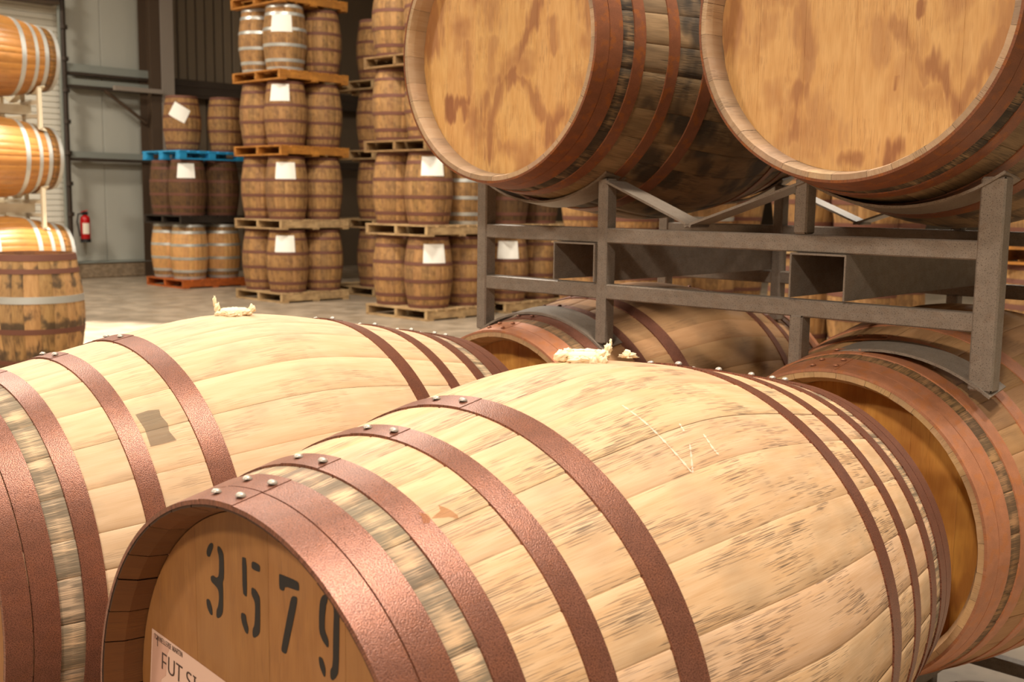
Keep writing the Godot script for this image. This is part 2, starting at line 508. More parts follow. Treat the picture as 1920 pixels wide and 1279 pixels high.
# -------------------------------------------------------------------- lamps
func lamp(u: float, a: float, size: float, power: float, c: Color, where: String) -> void:
	var o := thing("high_bay_lamp", "grey high bay lamp under the roof, " + where, "lamp", bf(u, 7.05, a), 0.0, "high bay lamps under the roof")
	piece("housing", box(Vector3(size + 0.1, 0.16, size + 0.1), 0.02), M.flange_grey, o, Vector3(0, 0.1, 0))
	piece("diffuser", box(Vector3(size, 0.02, size), 0.004), M.lamp_glow, o, Vector3(0, 0.01, 0))
	piece("hanger", box(Vector3(0.03, 1.3, 0.03)), M.flange_grey, o, Vector3(0, 0.82, 0))
	if power == 0.0:
		var sl := SpotLight3D.new()  # added spotlight that makes the bright patch of floor by the wall rack
		sl.name = "added_floor_spot"
		sl.spot_angle = 13.0
		sl.spot_angle_attenuation = 0.35
		sl.spot_range = 60.0
		sl.spot_attenuation = 2.0
		sl.light_size = 0.2
		sl.light_energy = 230.0
		sl.light_color = c
		sl.shadow_enabled = true
		sl.position = bf(u, 7.03, a)
		sl.rotation = Vector3(-PI / 2, 0, 0)
		add_child(sl)
		return
	var l := AreaLight3D.new()
	l.name = "high_bay_light"
	l.area_size = Vector2(size, size)
	l.area_normalize_energy = true
	l.light_energy = power
	l.light_color = c
	l.shadow_enabled = true
	l.area_range = 60.0
	l.area_attenuation = 2.0
	l.position = bf(u, 7.03, a)
	l.rotation = Vector3(-PI / 2, 0, 0)
	add_child(l)


# -------------------------------------------------------------------- room
func shell() -> void:
	struct("floor", box(Vector3(32, 0.3, 46)), M.concrete, bf(-5, -0.15, 11), "tan polished concrete warehouse floor")
	struct("ceiling", box(Vector3(32, 0.3, 46)), M.ceiling_white, bf(-5, 8.65, 11), "pale sheeted warehouse ceiling")
	struct("wall_back", box(Vector3(32, 8.5, 0.3)), M.taupe_cladding, bf(-5, 4.25, 34.0), "taupe cladding wall at the far end of the hall")
	struct("wall_front", box(Vector3(32, 8.5, 0.3)), M.taupe_cladding, bf(-5, 4.25, -12.0), "taupe cladding wall behind the camera")
	struct("wall_right", box(Vector3(0.3, 8.5, 46)), M.wall_panel, bf(11.0, 4.25, 11), "pale panel wall across the hall")
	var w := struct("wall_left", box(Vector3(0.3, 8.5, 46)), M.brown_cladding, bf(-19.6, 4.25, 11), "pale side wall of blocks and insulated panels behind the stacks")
	# origin of the wall's pieces: local x = U, local z = -A; wall centre at u -19.6, a 11; its inner face at local x 0.15
	var course := box(Vector3(0.12, 0.094, 7.0), 0.012)
	for k in 48:
		piece("painted_block_course", course, M.wall_block, w, Vector3(0.2, -4.25 + 0.05 + 0.1 * k, 11 - 5.35))
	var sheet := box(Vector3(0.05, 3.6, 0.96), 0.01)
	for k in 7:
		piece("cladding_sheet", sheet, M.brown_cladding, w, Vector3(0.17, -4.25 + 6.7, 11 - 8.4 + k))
	var pan := box(Vector3(0.08, 8.0, 0.745), 0.006)
	for k in 2:
		piece("insulated_panel", pan, M.wall_panel, w, Vector3(0.19, -0.25 + 0.3, 11 - 9.26 - 0.755 * k))
	var rib := box(Vector3(0.03, 8.0, 0.16), 0.008)
	for k in 22:
		piece("ribbed_sheet", box(Vector3(0.06, 8.0, 0.24), 0.02) if k == 0 else rib, M.taupe_cladding, w, Vector3(0.18, 0.05, 11 - 10.7 - 0.2 * k))  # same wall past the column, in a darker colour
	var kb := struct("trim_1", box(Vector3(0.22, 0.27, 1.6), 0.02), M.kerb_concrete, bf(-19.25, 0.135, 9.62), "low concrete kerb along the foot of the side wall")
	piece("kerb_cap", box(Vector3(0.26, 0.03, 1.6), 0.01), M.girt_steel, kb, Vector3(0, 0.15, 0))
	# girts and column
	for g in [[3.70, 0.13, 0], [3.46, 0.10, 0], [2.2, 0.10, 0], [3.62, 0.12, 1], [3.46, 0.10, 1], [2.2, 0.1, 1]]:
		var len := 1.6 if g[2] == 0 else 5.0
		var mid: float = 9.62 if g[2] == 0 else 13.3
		var o := thing("wall_girt", ["grey steel girt on the pale panels, %s", "steel girt coloured dark for shade on darker sheeting, %s"][g[2]] % ("upper rail" if g[0] > 3.55 else "lower rail of the upper pair" if g[0] > 3.0 else "single low rail"), "girt", bf(-19.15, g[0], mid))
		var m: Material = M.girt_steel if g[2] == 0 else M.dark_steel  # past the column the shade on the girts is put into a darker colour
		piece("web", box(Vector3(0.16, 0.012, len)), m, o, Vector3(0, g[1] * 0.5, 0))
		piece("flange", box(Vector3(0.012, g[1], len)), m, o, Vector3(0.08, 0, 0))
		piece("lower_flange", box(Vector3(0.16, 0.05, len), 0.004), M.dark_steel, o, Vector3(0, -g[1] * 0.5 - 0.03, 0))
	var col := thing("portal_column", "brown steel portal column with pale flange against the side wall", "column", bf(-18.95, 0, 10.56))
	piece("web", box(Vector3(0.36, 8.4, 0.02)), M.column_steel, col, Vector3(0, 4.2, 0.16))
	piece("wall_flange", box(Vector3(0.02, 8.4, 0.30)), M.column_steel, col, Vector3(-0.18, 4.2, 0.16))
	piece("flange", box(Vector3(0.03, 8.4, 0.26), 0.004), M.flange_grey, col, Vector3(0.19, 4.2, -0.05))
	piece("stiffener", box(Vector3(0.02, 8.4, 0.2)), M.column_steel, col, Vector3(0.19, 4.2, 0.19))
	var tie := thing("tie_bar", "pale horizontal tie bar meeting the brown column", "bar", bf(-18.66, 3.37, 9.98))
	piece("bar", box(Vector3(0.07, 0.08, 0.95), 0.006), M.flange_grey, tie)
	var br := thing("diagonal_strip", "slim brown diagonal strip under the wall girts", "wall_strip", bf(-19.05, 3.1, 9.9))
	piece("strip_tube", tube([Vector3(0, 0.25, 0.37), Vector3(0, -0.28, -0.42)], 0.035), M.column_steel, br)  # slim dark strip slanting across the panels
	var pipe := thing("wall_conduit", "dark vertical conduit with clamps beside the white blockwork", "conduit", bf(-19.05, 0, 8.80))
	piece("pipe", lathe([Vector2(0.055, 0.3), Vector2(0.055, 8.3)], 14), M.dark_steel, pipe)
	piece("rail", box(Vector3(0.05, 8.0, 0.04), 0.004), M.girt_steel, pipe, Vector3(0.03, 4.3, 0.075))
	for k in 14:
		piece("clamp", lathe([Vector2(0.02, -0.035), Vector2(0.085, -0.035), Vector2(0.085, 0.035), Vector2(0.02, 0.035)], 14, false), M.dark_steel, pipe, Vector3(0, 0.62 + 0.535 * k, 0))
	var bm := thing("wall_beam", "dark steel beam on top of the white blockwork", "beam", bf(-19.05, 4.82, 5.3))
	piece("beam_web", box(Vector3(0.3, 0.16, 6.8), 0.006), M.dark_steel, bm)
	piece("beam_flange", box(Vector3(0.34, 0.03, 6.8), 0.004), M.column_steel, bm, Vector3(0, -0.09, 0))


# -------------------------------------------------------------------- barrels
func radius(sp: Dictionary, s: float) -> float:
	var t: float = absf(s) / (sp.len * 0.5)
	var k: float = sp.get("k", 0.2)
	return sp.r2 - (sp.r2 - sp.r1) * (sqrt(k * k + t * t) - k) / (sqrt(k * k + 1.0) - k)


# a point on the barrel: s along its axis, ph round it, r from the axis
func bp(sp: Dictionary, s: float, ph: float, r: float) -> Vector3:
	if sp.standing:
		return Vector3(r * sin(ph), s + sp.len * 0.5, r * cos(ph))
	return Vector3(r * sin(ph), r * cos(ph) + sp.r2, -s)


func stave(sp: Dictionary, p0: float, p1: float, tint: Color, rise: float, voff: float) -> ArrayMesh:
	var half: float = sp.len * 0.5
	var nr: int = sp.rows
	var g: float = sp.groove
	var cols := [[p0, -g], [p0 + 0.0035 / sp.r2, 0.0]]
	for k in sp.cols:
		cols.append([lerpf(p0, p1, (k + 1.0) / (sp.cols + 1.0)), 0.0])
	cols.append([p1 - 0.0035 / sp.r2, 0.0])
	cols.append([p1, -g])
	var st := tool()
	st.set_color(tint)
	st.set_smooth_group(1)
	var mid := (p0 + p1) * 0.5
	for k in nr:
		var s0: float = -half + sp.len * k / nr
		var s1: float = -half + sp.len * (k + 1) / nr
		var a0 := radius(sp, s0) + rise
		var a1 := radius(sp, s1) + rise
		for j in cols.size() - 1:
			var c0 = cols[j]
			var c1 = cols[j + 1]
			var v0: float = (c0[0] - mid) * sp.r2 * 1.6 + voff
			var v1: float = (c1[0] - mid) * sp.r2 * 1.6 + voff
			quad(st, bp(sp, s0, c0[0], a0 + c0[1]), bp(sp, s0, c1[0], a0 + c1[1]), bp(sp, s1, c1[0], a1 + c1[1]), bp(sp, s1, c0[0], a1 + c0[1]), Vector2(s0 / sp.len + 0.5, v0), Vector2(s0 / sp.len + 0.5, v1), Vector2(s1 / sp.len + 0.5, v1), Vector2(s1 / sp.len + 0.5, v0))
	var m := done(st)
	# the chime: end face, bevel and inner wall down to the head
	var e := tool()
	e.set_color(tint)
	var gap: float = sp.get("gap", 0.0006) / sp.r2
	for sg in [-1.0, 1.0]:
		var r1: float = sp.r1 + rise
		var bev: Array = sp.get("bevel", [0.025, 0.010])
		var ring := [[half, r1 - g * 0.4], [half, r1 - sp.face], [half - bev[0], r1 - sp.face - bev[1]], [half - sp.recess - 0.02, sp.head_r - 0.001 + rise]]
		for j in 3:
			e.set_smooth_group(-1)
			var et: float = sp.get("end_tint", 1.0) if j == 0 else 1.0
			e.set_color(Color(tint.r * et, tint.g * et, tint.b * et))
			for q in 2:
				var f0 := lerpf(p0 + gap, p1 - gap, q * 0.5)
				var f1 := lerpf(p0 + gap, p1 - gap, (q + 1) * 0.5)
				var a := bp(sp, ring[j][0] * sg, f0, ring[j][1])
				var b := bp(sp, ring[j][0] * sg, f1, ring[j][1])
				var c := bp(sp, ring[j + 1][0] * sg, f1, ring[j + 1][1])
				var d := bp(sp, ring[j + 1][0] * sg, f0, ring[j + 1][1])
				var ua := Vector2(0.30 + j * 0.03, voff + (f0 - mid) * sp.r1 * 1.6)
				var ub := Vector2(0.30 + j * 0.03, voff + (f1 - mid) * sp.r1 * 1.6)
				if sg > 0:
					quad(e, a, b, c, d, ua, ub, ub + Vector2(0.03, 0), ua + Vector2(0.03, 0))
				else:
					quad(e, b, a, d, c, ub, ua, ua + Vector2(0.03, 0), ub + Vector2(0.03, 0))
	return done(e, m)


func hoop(sp: Dictionary, s0: float, s1: float, th: float, seg: int, lap: bool) -> ArrayMesh:
	var st := tool()
	var a0 := radius(sp, s0)
	var a1 := radius(sp, s1)
	var runs := [[0.0, TAU, seg, 0.0]]
	if lap:
		runs.append([-0.20, 0.012, 8, th * 0.28])
	for run in runs:
		for k in run[2]:
			var f0: float = lerpf(run[0], run[1], float(k) / run[2])
			var f1: float = lerpf(run[0], run[1], float(k + 1) / run[2])
			var ring := [[s0, a0 - 0.003], [s0 + 0.0006, a0 + th + run[3]], [s1 - 0.0006, a1 + th + run[3]], [s1, a1 - 0.003]]
			for j in 3:
				st.set_smooth_group(j + 1)
				var q = ring[j]
				var w = ring[j + 1]
				quad(st, bp(sp, q[0], f0, q[1]), bp(sp, q[0], f1, q[1]), bp(sp, w[0], f1, w[1]), bp(sp, w[0], f0, w[1]), Vector2(f0 * sp.r2, q[0]), Vector2(f1 * sp.r2, q[0]), Vector2(f1 * sp.r2, w[0]), Vector2(f0 * sp.r2, w[0]))
		if run[3] > 0.0:
			st.set_smooth_group(-1)
			for f in [run[0], run[1]]:
				quad(st, bp(sp, s0, f, a0), bp(sp, s0, f, a0 + th + run[3]), bp(sp, s1, f, a1 + th + run[3]), bp(sp, s1, f, a1))
	return done(st)


# one board of a head: the part of a disc of radius r between x0 and x1, facing +z
func head_board(r: float, x0: float, x1: float, tint: Color, turn: float) -> ArrayMesh:
	var st := tool()
	st.set_color(tint)
	var n := 8
	var g := 0.0001
	var xs := [x0 + g, x0 + 0.0012]
	for k in n - 1:
		xs.append(lerpf(x0, x1, (k + 1.0) / n))
	xs.append_array([x1 - 0.0012, x1 - g])
	var bas := Basis(Vector3(0, 0, 1), turn)
	for k in xs.size() - 1:
		var z0 := -0.0005 if k == 0 else 0.0
		var z1 := -0.0005 if k == xs.size() - 2 else 0.0
		var h0 := sqrt(maxf(r * r - xs[k] * xs[k], 0.0))
		var h1 := sqrt(maxf(r * r - xs[k + 1] * xs[k + 1], 0.0))
		st.set_smooth_group(-1)
		quad(st, bas * Vector3(xs[k], -h0, z0), bas * Vector3(xs[k + 1], -h1, z1), bas * Vector3(xs[k + 1], h1, z1), bas * Vector3(xs[k], h0, z0), Vector2(-h0 / (2 * r) + 0.5, xs[k] / (2 * r) + 0.5), Vector2(-h1 / (2 * r) + 0.5, xs[k + 1] / (2 * r) + 0.5), Vector2(h1 / (2 * r) + 0.5, xs[k + 1] / (2 * r) + 0.5), Vector2(h0 / (2 * r) + 0.5, xs[k] / (2 * r) + 0.5))
		quad(st, bas * Vector3(xs[k], h0, -0.025), bas * Vector3(xs[k + 1], h1, -0.025), bas * Vector3(xs[k + 1], -h1, -0.025), bas * Vector3(xs[k], -h0, -0.025))
		quad(st, bas * Vector3(xs[k], h0, z0), bas * Vector3(xs[k + 1], h1, z1), bas * Vector3(xs[k + 1], h1, -0.025), bas * Vector3(xs[k], h0, -0.025))
		quad(st, bas * Vector3(xs[k], -h0, -0.025), bas * Vector3(xs[k + 1], -h1, -0.025), bas * Vector3(xs[k + 1], -h1, z1), bas * Vector3(xs[k], -h0, z0))
	return done(st)


func rivet_mesh() -> ArrayMesh:
	if not M.has("_rivet"):
		M["_rivet"] = lathe([Vector2(0.0066, 0.0), Vector2(0.0066, 0.0012), Vector2(0.0058, 0.0034), Vector2(0.0034, 0.0050), Vector2(0.0, 0.0055)], 12)
	return M["_rivet"]


# builds a whole barrel under root: staves, hoops (with rivets), head boards
func barrel(root: Node3D, sp: Dictionary) -> void:
	var n: int = sp.staves
	var cuts := []
	var total := 0.0
	for k in n:
		cuts.append(total)
		total += rng.randf_range(0.75, 1.25)
	cuts.append(total)
	var ph: float = sp.get("phase", 0.03)
	var lo: float = sp.get("tint_lo", 0.72)
	for k in n:
		var v := rng.randf_range(lo, 1.0)
		var t := Color(v, v * rng.randf_range(0.95, 1.0), v * rng.randf_range(0.88, 1.0))
		piece("stave", stave(sp, cuts[k] / total * TAU + ph, cuts[k + 1] / total * TAU + ph, t, rng.randf_range(-1, 1) * sp.get("uneven", 0.0), rng.randf_range(0.07, 0.93)), [sp.wood, sp.chime], root)
	for h in sp.hoops:
		var hm: Material = h[2] if h.size() > 2 and h[2] else sp.hoop
		var o := piece(h[3] if h.size() > 3 else "hoop", hoop(sp, h[0], h[1], sp.thick, sp.seg, sp.get("rivets", false)), hm, root)
		if sp.get("rivets", false):
			var s: float = (h[0] + h[1]) * 0.5
			var slope := atan2(radius(sp, s + 0.01) - radius(sp, s - 0.01), 0.02)
			for f in [-0.165, -0.02]:
				var q: float = f + rng.randf_range(-0.006, 0.006)
				var rv := piece("rivet", rivet_mesh(), M.rivet_steel if not sp.get("rusty", false) else hm, o)
				var nrm := Vector3(sin(q), cos(q), 0)
				rv.transform = Transform3D(Basis(Vector3(cos(q), -sin(q), 0), nrm, Vector3(0, 0, 1)) * Basis(Vector3(1, 0, 0), -slope), bp(sp, s + rng.randf_range(-0.003, 0.003), q, radius(sp, s) + sp.thick * 1.45))
	var hr: float = sp.head_r
	for sg in [-1.0, 1.0]:
		if sg > 0 and not sp.get("both", true):
			continue
		var xs: Array = sp.get("boards", [-1.0, 1.0])
		for k in xs.size() - 1:
			var v := rng.randf_range(sp.get("board_lo", 0.9), 1.0)
			var hb := piece("head_board" if xs.size() > 2 else "barrel_head", head_board(hr, hr * xs[k], hr * xs[k + 1], Color(v, v * rng.randf_range(0.97, 1.0), v), sp.get("head_turn", 0.0)), sp.head, root)
			var z: float = (sp.len * 0.5 - sp.recess) * sg
			if sp.standing:
				hb.transform = Transform3D(Basis(Vector3(1, 0, 0), -PI / 2 * sg), Vector3(0, z + sp.len * 0.5, 0))
			else:
				hb.transform = Transform3D(Basis(Vector3(0, 1, 0), 0.0 if sg < 0 else PI), Vector3(0, sp.r2, -z))


func butt_spec() -> Dictionary:
	var h := [[-0.667, -0.6245, null, "chime_hoop"], [-0.6235, -0.581, null, "chime_hoop"], [-0.542, -0.504], [-0.423, -0.385], [-0.293, -0.247], [0.247, 0.293], [0.385, 0.423], [0.504, 0.542], [0.581, 0.6235, null, "chime_hoop"], [0.6245, 0.667, null, "chime_hoop"]]
	return {"len": 1.332, "r1": 0.350, "r2": 0.4565, "k": 0.2, "standing": false, "staves": 32, "rows": 30, "cols": 3, "groove": 0.0016, "uneven": 0.0006, "face": 0.006, "recess": 0.052, "head_r": 0.328, "end_tint": 0.3, "gap": 0.0012, "hoops": h, "thick": 0.0028, "seg": 128, "boards": [-1.0, -0.82, -0.526, -0.003, 0.465, 0.8, 1.0]}


# -------------------------------------------------------------------- steel racks
func rack(label: String, u: float, y: float, a: float, m: Material) -> Node3D:
	var o := thing("barrel_rack", label, "rack", bf(u, y, a))
	var hgt := 0.457
	var x := [-0.752, -0.287, 0.307, 0.735]    # left faces of the posts, from the rack's middle
	var w := [0.040, 0.034, 0.034, 0.052]
	for f in [0.485, -0.445]:                  # local z of the front face of each frame
		var zc: float = f - 0.02
		for b in [0.1475, 0.3005]:
			piece("beam", box(Vector3(1.46, 0.041, 0.04), 0.003), m, o, Vector3(0.012, b, zc - 0.002))
		for k in 4:
			if k == 2:                         # this post stops above and below the fork pocket
				for e in [hgt - 0.0695, 0.0655]:
					piece("post", box(Vector3(w[k], 0.130, 0.044), 0.004), m, o, Vector3(x[k] + w[k] * 0.5, e, zc))
				continue
			piece("post", box(Vector3(w[k], hgt - 0.006, 0.044), 0.004), m, o, Vector3(x[k] + w[k] * 0.5, hgt * 0.5, zc))
		for s in [0, 2]:
			var c: float = (x[s] + x[s + 1] + w[s + 1]) * 0.5
			var hw: float = (x[s + 1] + w[s + 1] - x[s]) * 0.5 - 0.002
			for up in [1.0, -1.0]:
				var arc := []
				for k in 17:
					var xx := lerpf(-hw, hw, k / 16.0)
					arc.append(Vector2(c + xx, hgt * 0.5 + up * (0.566 - sqrt(0.412 * 0.412 - xx * xx) + 0.006)))
				piece("saddle", strip(arc, 0.006, zc - 0.062, zc + 0.026, -0.013 * up * signf(f)), m, o)
		for g in [[x[1] + w[1] - 0.004, hgt - 0.012, 0.0, 0.332], [0.0, 0.332, x[2] + 0.004, hgt - 0.012]]:
			piece("brace_bar", strip([Vector2(g[0], g[1]), Vector2(g[2] + 0.02, g[3])], 0.006, zc - 0.060, zc + 0.025), m, o)
	for q in [[-0.436, -0.286], [0.306, 0.449]]:
		var wd: float = q[1] - q[0]
		var mid: float = (q[0] + q[1]) * 0.5
		var pk := piece("fork_pocket", box(Vector3(wd, 0.005, 1.0), 0.0008), m, o, Vector3(mid, 0.2765, -0.005))
		for s in [-1.0, 1.0]:
			piece("pocket_side", box(Vector3(0.005, 0.104, 1.0), 0.0008), m, pk, Vector3(s * (wd * 0.5 - 0.0025), -0.052, 0))
	return o


# -------------------------------------------------------------------- the two near rows
func front_rows() -> void:
	rack("low steel rack under the two pale barrels with cloth-covered bungs", -1.613, 0.004, 1.355, M.rack_steel)
	rack("low steel rack on the floor under the barrels with recessed amber heads", -1.613, 0.004, 2.835, M.rack_steel)
	rack("pitted grey steel barrel rack carrying the two high barrels", -1.613, 1.118, 2.835, M.rack_steel)
	var sp := butt_spec()
	# the numbered barrel
	rng.seed = 5
	sp.merge({"wood": M.pale_oak, "chime": M.chime_dark, "head": M.umber_head, "hoop": M.mauve_rust, "rivets": true, "tint_lo": 0.86, "board_lo": 0.93, "phase": 0.0975}, true)
	var f1 := thing("oak_barrel", "pale oak barrel lying in front, black 3579 stencilled on its head", "barrel", bf(-1.117, 0.7932 - 0.4565, 1.365))
	barrel(f1, sp)
	stencil(f1)
	for line in [[-0.106, 0.348, -0.108, 0.451, -0.113, 0.57, -0.115, 0.681], [-0.076, 0.591, -0.104, 0.66, -0.114, 0.687], [-0.055, 0.503, -0.062, 0.537], [-0.033, 0.571, -0.041, 0.628, -0.042, 0.66]]:
		chalk_line(f1, sp, line)
	patch(f1, sp, [-0.48, 0.438, -0.474, 0.465, -0.472, 0.478, -0.470, 0.505, -0.473, 0.518, -0.481, 0.497, -0.487, 0.493, -0.502, 0.476, -0.492, 0.468, -0.484, 0.462], M.rust_stain, "rust_stain")
	patch(f1, sp, [-0.512, 0.439, -0.503, 0.461, -0.505, 0.48, -0.511, 0.495, -0.518, 0.485, -0.513, 0.463], M.rust_stain, "rust_stain", 0.0036)
	# its neighbour
	rng.seed = 15
	sp.merge({"wood": M.pale_oak_smooth, "tint_lo": 0.88, "phase": 0.02}, true)
	var f2 := thing("oak_barrel", "pale oak barrel lying beside the numbered one, shiny mauve hoops", "barrel", bf(-2.110, 0.7938 - 0.4565, 1.345))
	barrel(f2, sp)
	patch(f2, sp, [-0.377, 0.668, -0.352, 0.664, -0.333, 0.674, -0.336, 0.71, -0.331, 0.76, -0.335, 0.80, -0.329, 0.851, -0.352, 0.853, -0.377, 0.851, -0.374, 0.76], M.grey_stain, "grey_stain")
	# second row, on the same floor racks
	rng.seed = 25
	sp.merge({"wood": M.shade_toned_oak, "chime": M.chime_pale, "hoop": M.orange_rust, "rusty": true, "head": M.amber_head, "tint_lo": 0.85, "recess": 0.08, "gap": 0.0004, "face": 0.016, "bevel": [0.03, 0.012], "head_r": 0.318, "end_tint": 1.0}, true)
	var lr := thing("oak_barrel", "oak barrel under the rack, deep amber head and wide orange chime hoop", "barrel", bf(-1.115, 0.7997 - 0.4565, 2.873))
	barrel(lr, sp)
	rng.seed = 35
	var hs := []
	for h in butt_spec().hoops:
		hs.append([h[0], h[1], M.orange_rust if h.size() > 2 else M.mauve_rust, h[3] if h.size() > 3 else "hoop"])
	sp.merge({"wood": M.shade_toned_oak, "hoops": hs, "tint_lo": 0.75}, true)
	var ll := thing("oak_barrel", "shaded oak barrel under the rack, behind the two cloth-topped barrels", "barrel", bf(-2.106, 0.7979 - 0.4565, 2.850))
	barrel(ll, sp)
	# upper tier
	sp.hoops = butt_spec().hoops
	rng.seed = 45
	sp.merge({"wood": M.aged_oak, "chime": M.chime_grey, "head": M.gold_head, "hoop": M.brown_rust, "rivets": false, "rusty": false, "tint_lo": 0.7, "recess": 0.056, "gap": 0.0004, "face": 0.015, "bevel": [0.02, 0.005], "head_r": 0.331, "r1": 0.354, "r2": 0.4565, "board_lo": 0.97, "boards": [-1.0, -0.7, -0.36, 0.0, 0.33, 0.68, 1.0]}, true)
	var ul := thing("oak_barrel", "dark-sided barrel on the rack, golden head with a branching stain", "barrel", bf(-2.097, 1.912 - 0.4565, 2.800))
	barrel(ul, sp)
	rng.seed = 55
	sp.merge({"head": M.gold_head_streaked, "wood": M.aged_oak}, true)
	var ur := thing("oak_barrel", "barrel on the rack over the amber-headed one, broad golden head", "barrel", bf(-1.104, 1.912 - 0.4565, 2.824))
	barrel(ur, sp)


# a thin stain on the staves; outline as s, ph, s, ph ...
func patch(root: Node3D, sp: Dictionary, o: Array, m: Material, called: String, lift := 0.0009) -> void:
	var st := tool()
	st.set_smooth_group(1)
	var c := Vector2.ZERO
	var n := o.size() / 2
	for k in n:
		c += Vector2(o[k * 2], o[k * 2 + 1]) / n
	var at := func(k: int, q: float) -> Vector3:
		var p := c.lerp(Vector2(o[(k % n) * 2], o[(k % n) * 2 + 1]), q)
		return bp(sp, p.x, p.y, radius(sp, p.x) + lift)
	for k in n:
		for j in 4:
			quad(st, at.call(k, j / 4.0), at.call(k, (j + 1) / 4.0), at.call(k + 1, (j + 1) / 4.0), at.call(k + 1, j / 4.0))
	piece(called, done(st), m, root)


func chalk_line(root: Node3D, sp: Dictionary, o: Array) -> void:
	var st := tool()
	st.set_smooth_group(1)
	for k in range(0, o.size() - 2, 2):
		for j in 8:
			var a := Vector2(lerpf(o[k], o[k + 2], j / 8.0), lerpf(o[k + 1], o[k + 3], j / 8.0))
			var b := Vector2(lerpf(o[k], o[k + 2], (j + 1) / 8.0), lerpf(o[k + 1], o[k + 3], (j + 1) / 8.0))
			var w := 0.0016 + 0.0012 * sin(j * 2.1 + k)
			quad(st, bp(sp, a.x - w, a.y, radius(sp, a.x) + 0.001), bp(sp, b.x - w, b.y, radius(sp, b.x) + 0.001), bp(sp, b.x + w, b.y, radius(sp, b.x) + 0.001), bp(sp, a.x + w, a.y, radius(sp, a.x) + 0.001))
	piece("chalk_mark", done(st), M.chalk, root)


# black stencilled number and the paper label on the head; millimetres from the barrel's axis
func stencil(root: Node3D) -> void:
	var figures := {
		"three": [[-129, 265, -126, 264, -126, 259, -131, 251, -135, 244, -141, 244, -143, 249, -140, 256, -134, 263], [-115, 264, -110, 264, -104, 260, -101, 254, -101, 225, -105, 216, -104, 208, -105, 179, -109, 170, -118, 164, -122, 166, -121, 175, -117, 181, -114, 193, -115, 203, -120, 207, -133, 211, -134, 218, -127, 221, -121, 219, -115, 222, -113, 228, -112, 250, -116, 258], [-145, 184, -138, 185, -132, 175, -131, 165, -136, 164, -143, 170, -146, 179]],
		"five": [[-56, 263, -48, 263, -48, 213, -52, 212, -58, 215, -58, 262], [-36, 262, -28, 263, -18, 261, -18, 254, -20, 252, -33, 252, -37, 254], [-36, 228, -28, 227, -20, 220, -19, 213, -20, 175, -24, 168, -33, 162, -37, 163, -37, 172, -32, 180, -30, 203, -31, 211, -38, 218, -38, 226], [-62, 188, -52, 188, -50, 178, -46, 171, -48, 162, -54, 164, -61, 174, -63, 182]],
		"seven": [[25, 261, 61, 261, 64, 257, 64, 250, 61, 249, 35, 248, 33, 241, 25, 241, 23, 244, 23, 260], [49, 239, 57, 241, 61, 239, 55, 218, 38, 167, 35, 161, 26, 162, 26, 168, 45, 230]],
		"nine": [[115, 259, 119, 258, 120, 252, 116, 244, 114, 227, 114, 214, 121, 205, 121, 196, 118, 195, 109, 201, 103, 210, 103, 231, 105, 247, 109, 255], [130, 258, 137, 258, 142, 249, 142, 232, 140, 172, 135, 163, 128, 157, 124, 159, 124, 169, 129, 176, 130, 216, 132, 244, 129, 251], [102, 179, 109, 179, 113, 172, 115, 166, 114, 157, 111, 157, 104, 166, 102, 173]]}
	var z := 0.666 - 0.052 + 0.0002
	for f in figures:
		for list in figures[f]:
			var pts := PackedVector2Array()
			for k in range(0, list.size(), 2):
				pts.append(Vector2(list[k], list[k + 1]) * 0.001)
			piece("stencil_stroke", plate(smoothed(pts), 0.0003), M.ink, root, Vector3(0, 0.4565, z))
	var lab := piece("paper_label", plate(PackedVector2Array([Vector2(-0.294, 0.100), Vector2(-0.318, -0.10), Vector2(-0.03, -0.125), Vector2(-0.012, 0.072)]), 0.0006), M.pink_paper, root, Vector3(0, 0.4565, z))
	lab.set_meta("label", "pale pink paper label with printed lettering")
	piece("damp_patch", plate(PackedVector2Array([Vector2(-0.291, 0.094), Vector2(-0.31, -0.05), Vector2(-0.268, -0.05), Vector2(-0.272, 0.03), Vector2(-0.258, 0.04), Vector2(-0.252, 0.075), Vector2(-0.243, 0.087)]), 0.0002), M.pink_paper_damp, lab, Vector3(0, 0, 0.0006))
	for t in [["TONNELLERIE MARTIN", -0.2885, 0.0848, 0.0075, -0.075], ["1", -0.2845, 0.0735, 0.013, -0.05], ["FUT SI", -0.273, 0.0395, 0.0245, -0.1]]:
		var tm := TextMesh.new()
		var font := SystemFont.new()
		font.font_names = PackedStringArray(["Droid Sans"])
		tm.font = font
		tm.text = t[0]
		tm.font_size = 32
		tm.pixel_size = t[3] / 23.0
		tm.depth = 0.0002
		tm.horizontal_alignment = HORIZONTAL_ALIGNMENT_LEFT
		tm.vertical_alignment = VERTICAL_ALIGNMENT_BOTTOM
		var o := piece("printed_text", tm, M.print_ink, lab, Vector3(t[1], t[2], 0.0010), Vector3(0, 0, t[4]))
		if t[0].length() > 10:
			o.scale = Vector3(0.74, 1, 1)


func smoothed(p: PackedVector2Array) -> PackedVector2Array:
	var q := PackedVector2Array()
	for k in p.size():
		var a := p[k]
		var b := p[(k + 1) % p.size()]
		q.append(a.lerp(b, 0.22))
		q.append(a.lerp(b, 0.78))
	return q


# -------------------------------------------------------------------- pallet stacks
var pallet_proto := {}
var cask_proto := {}


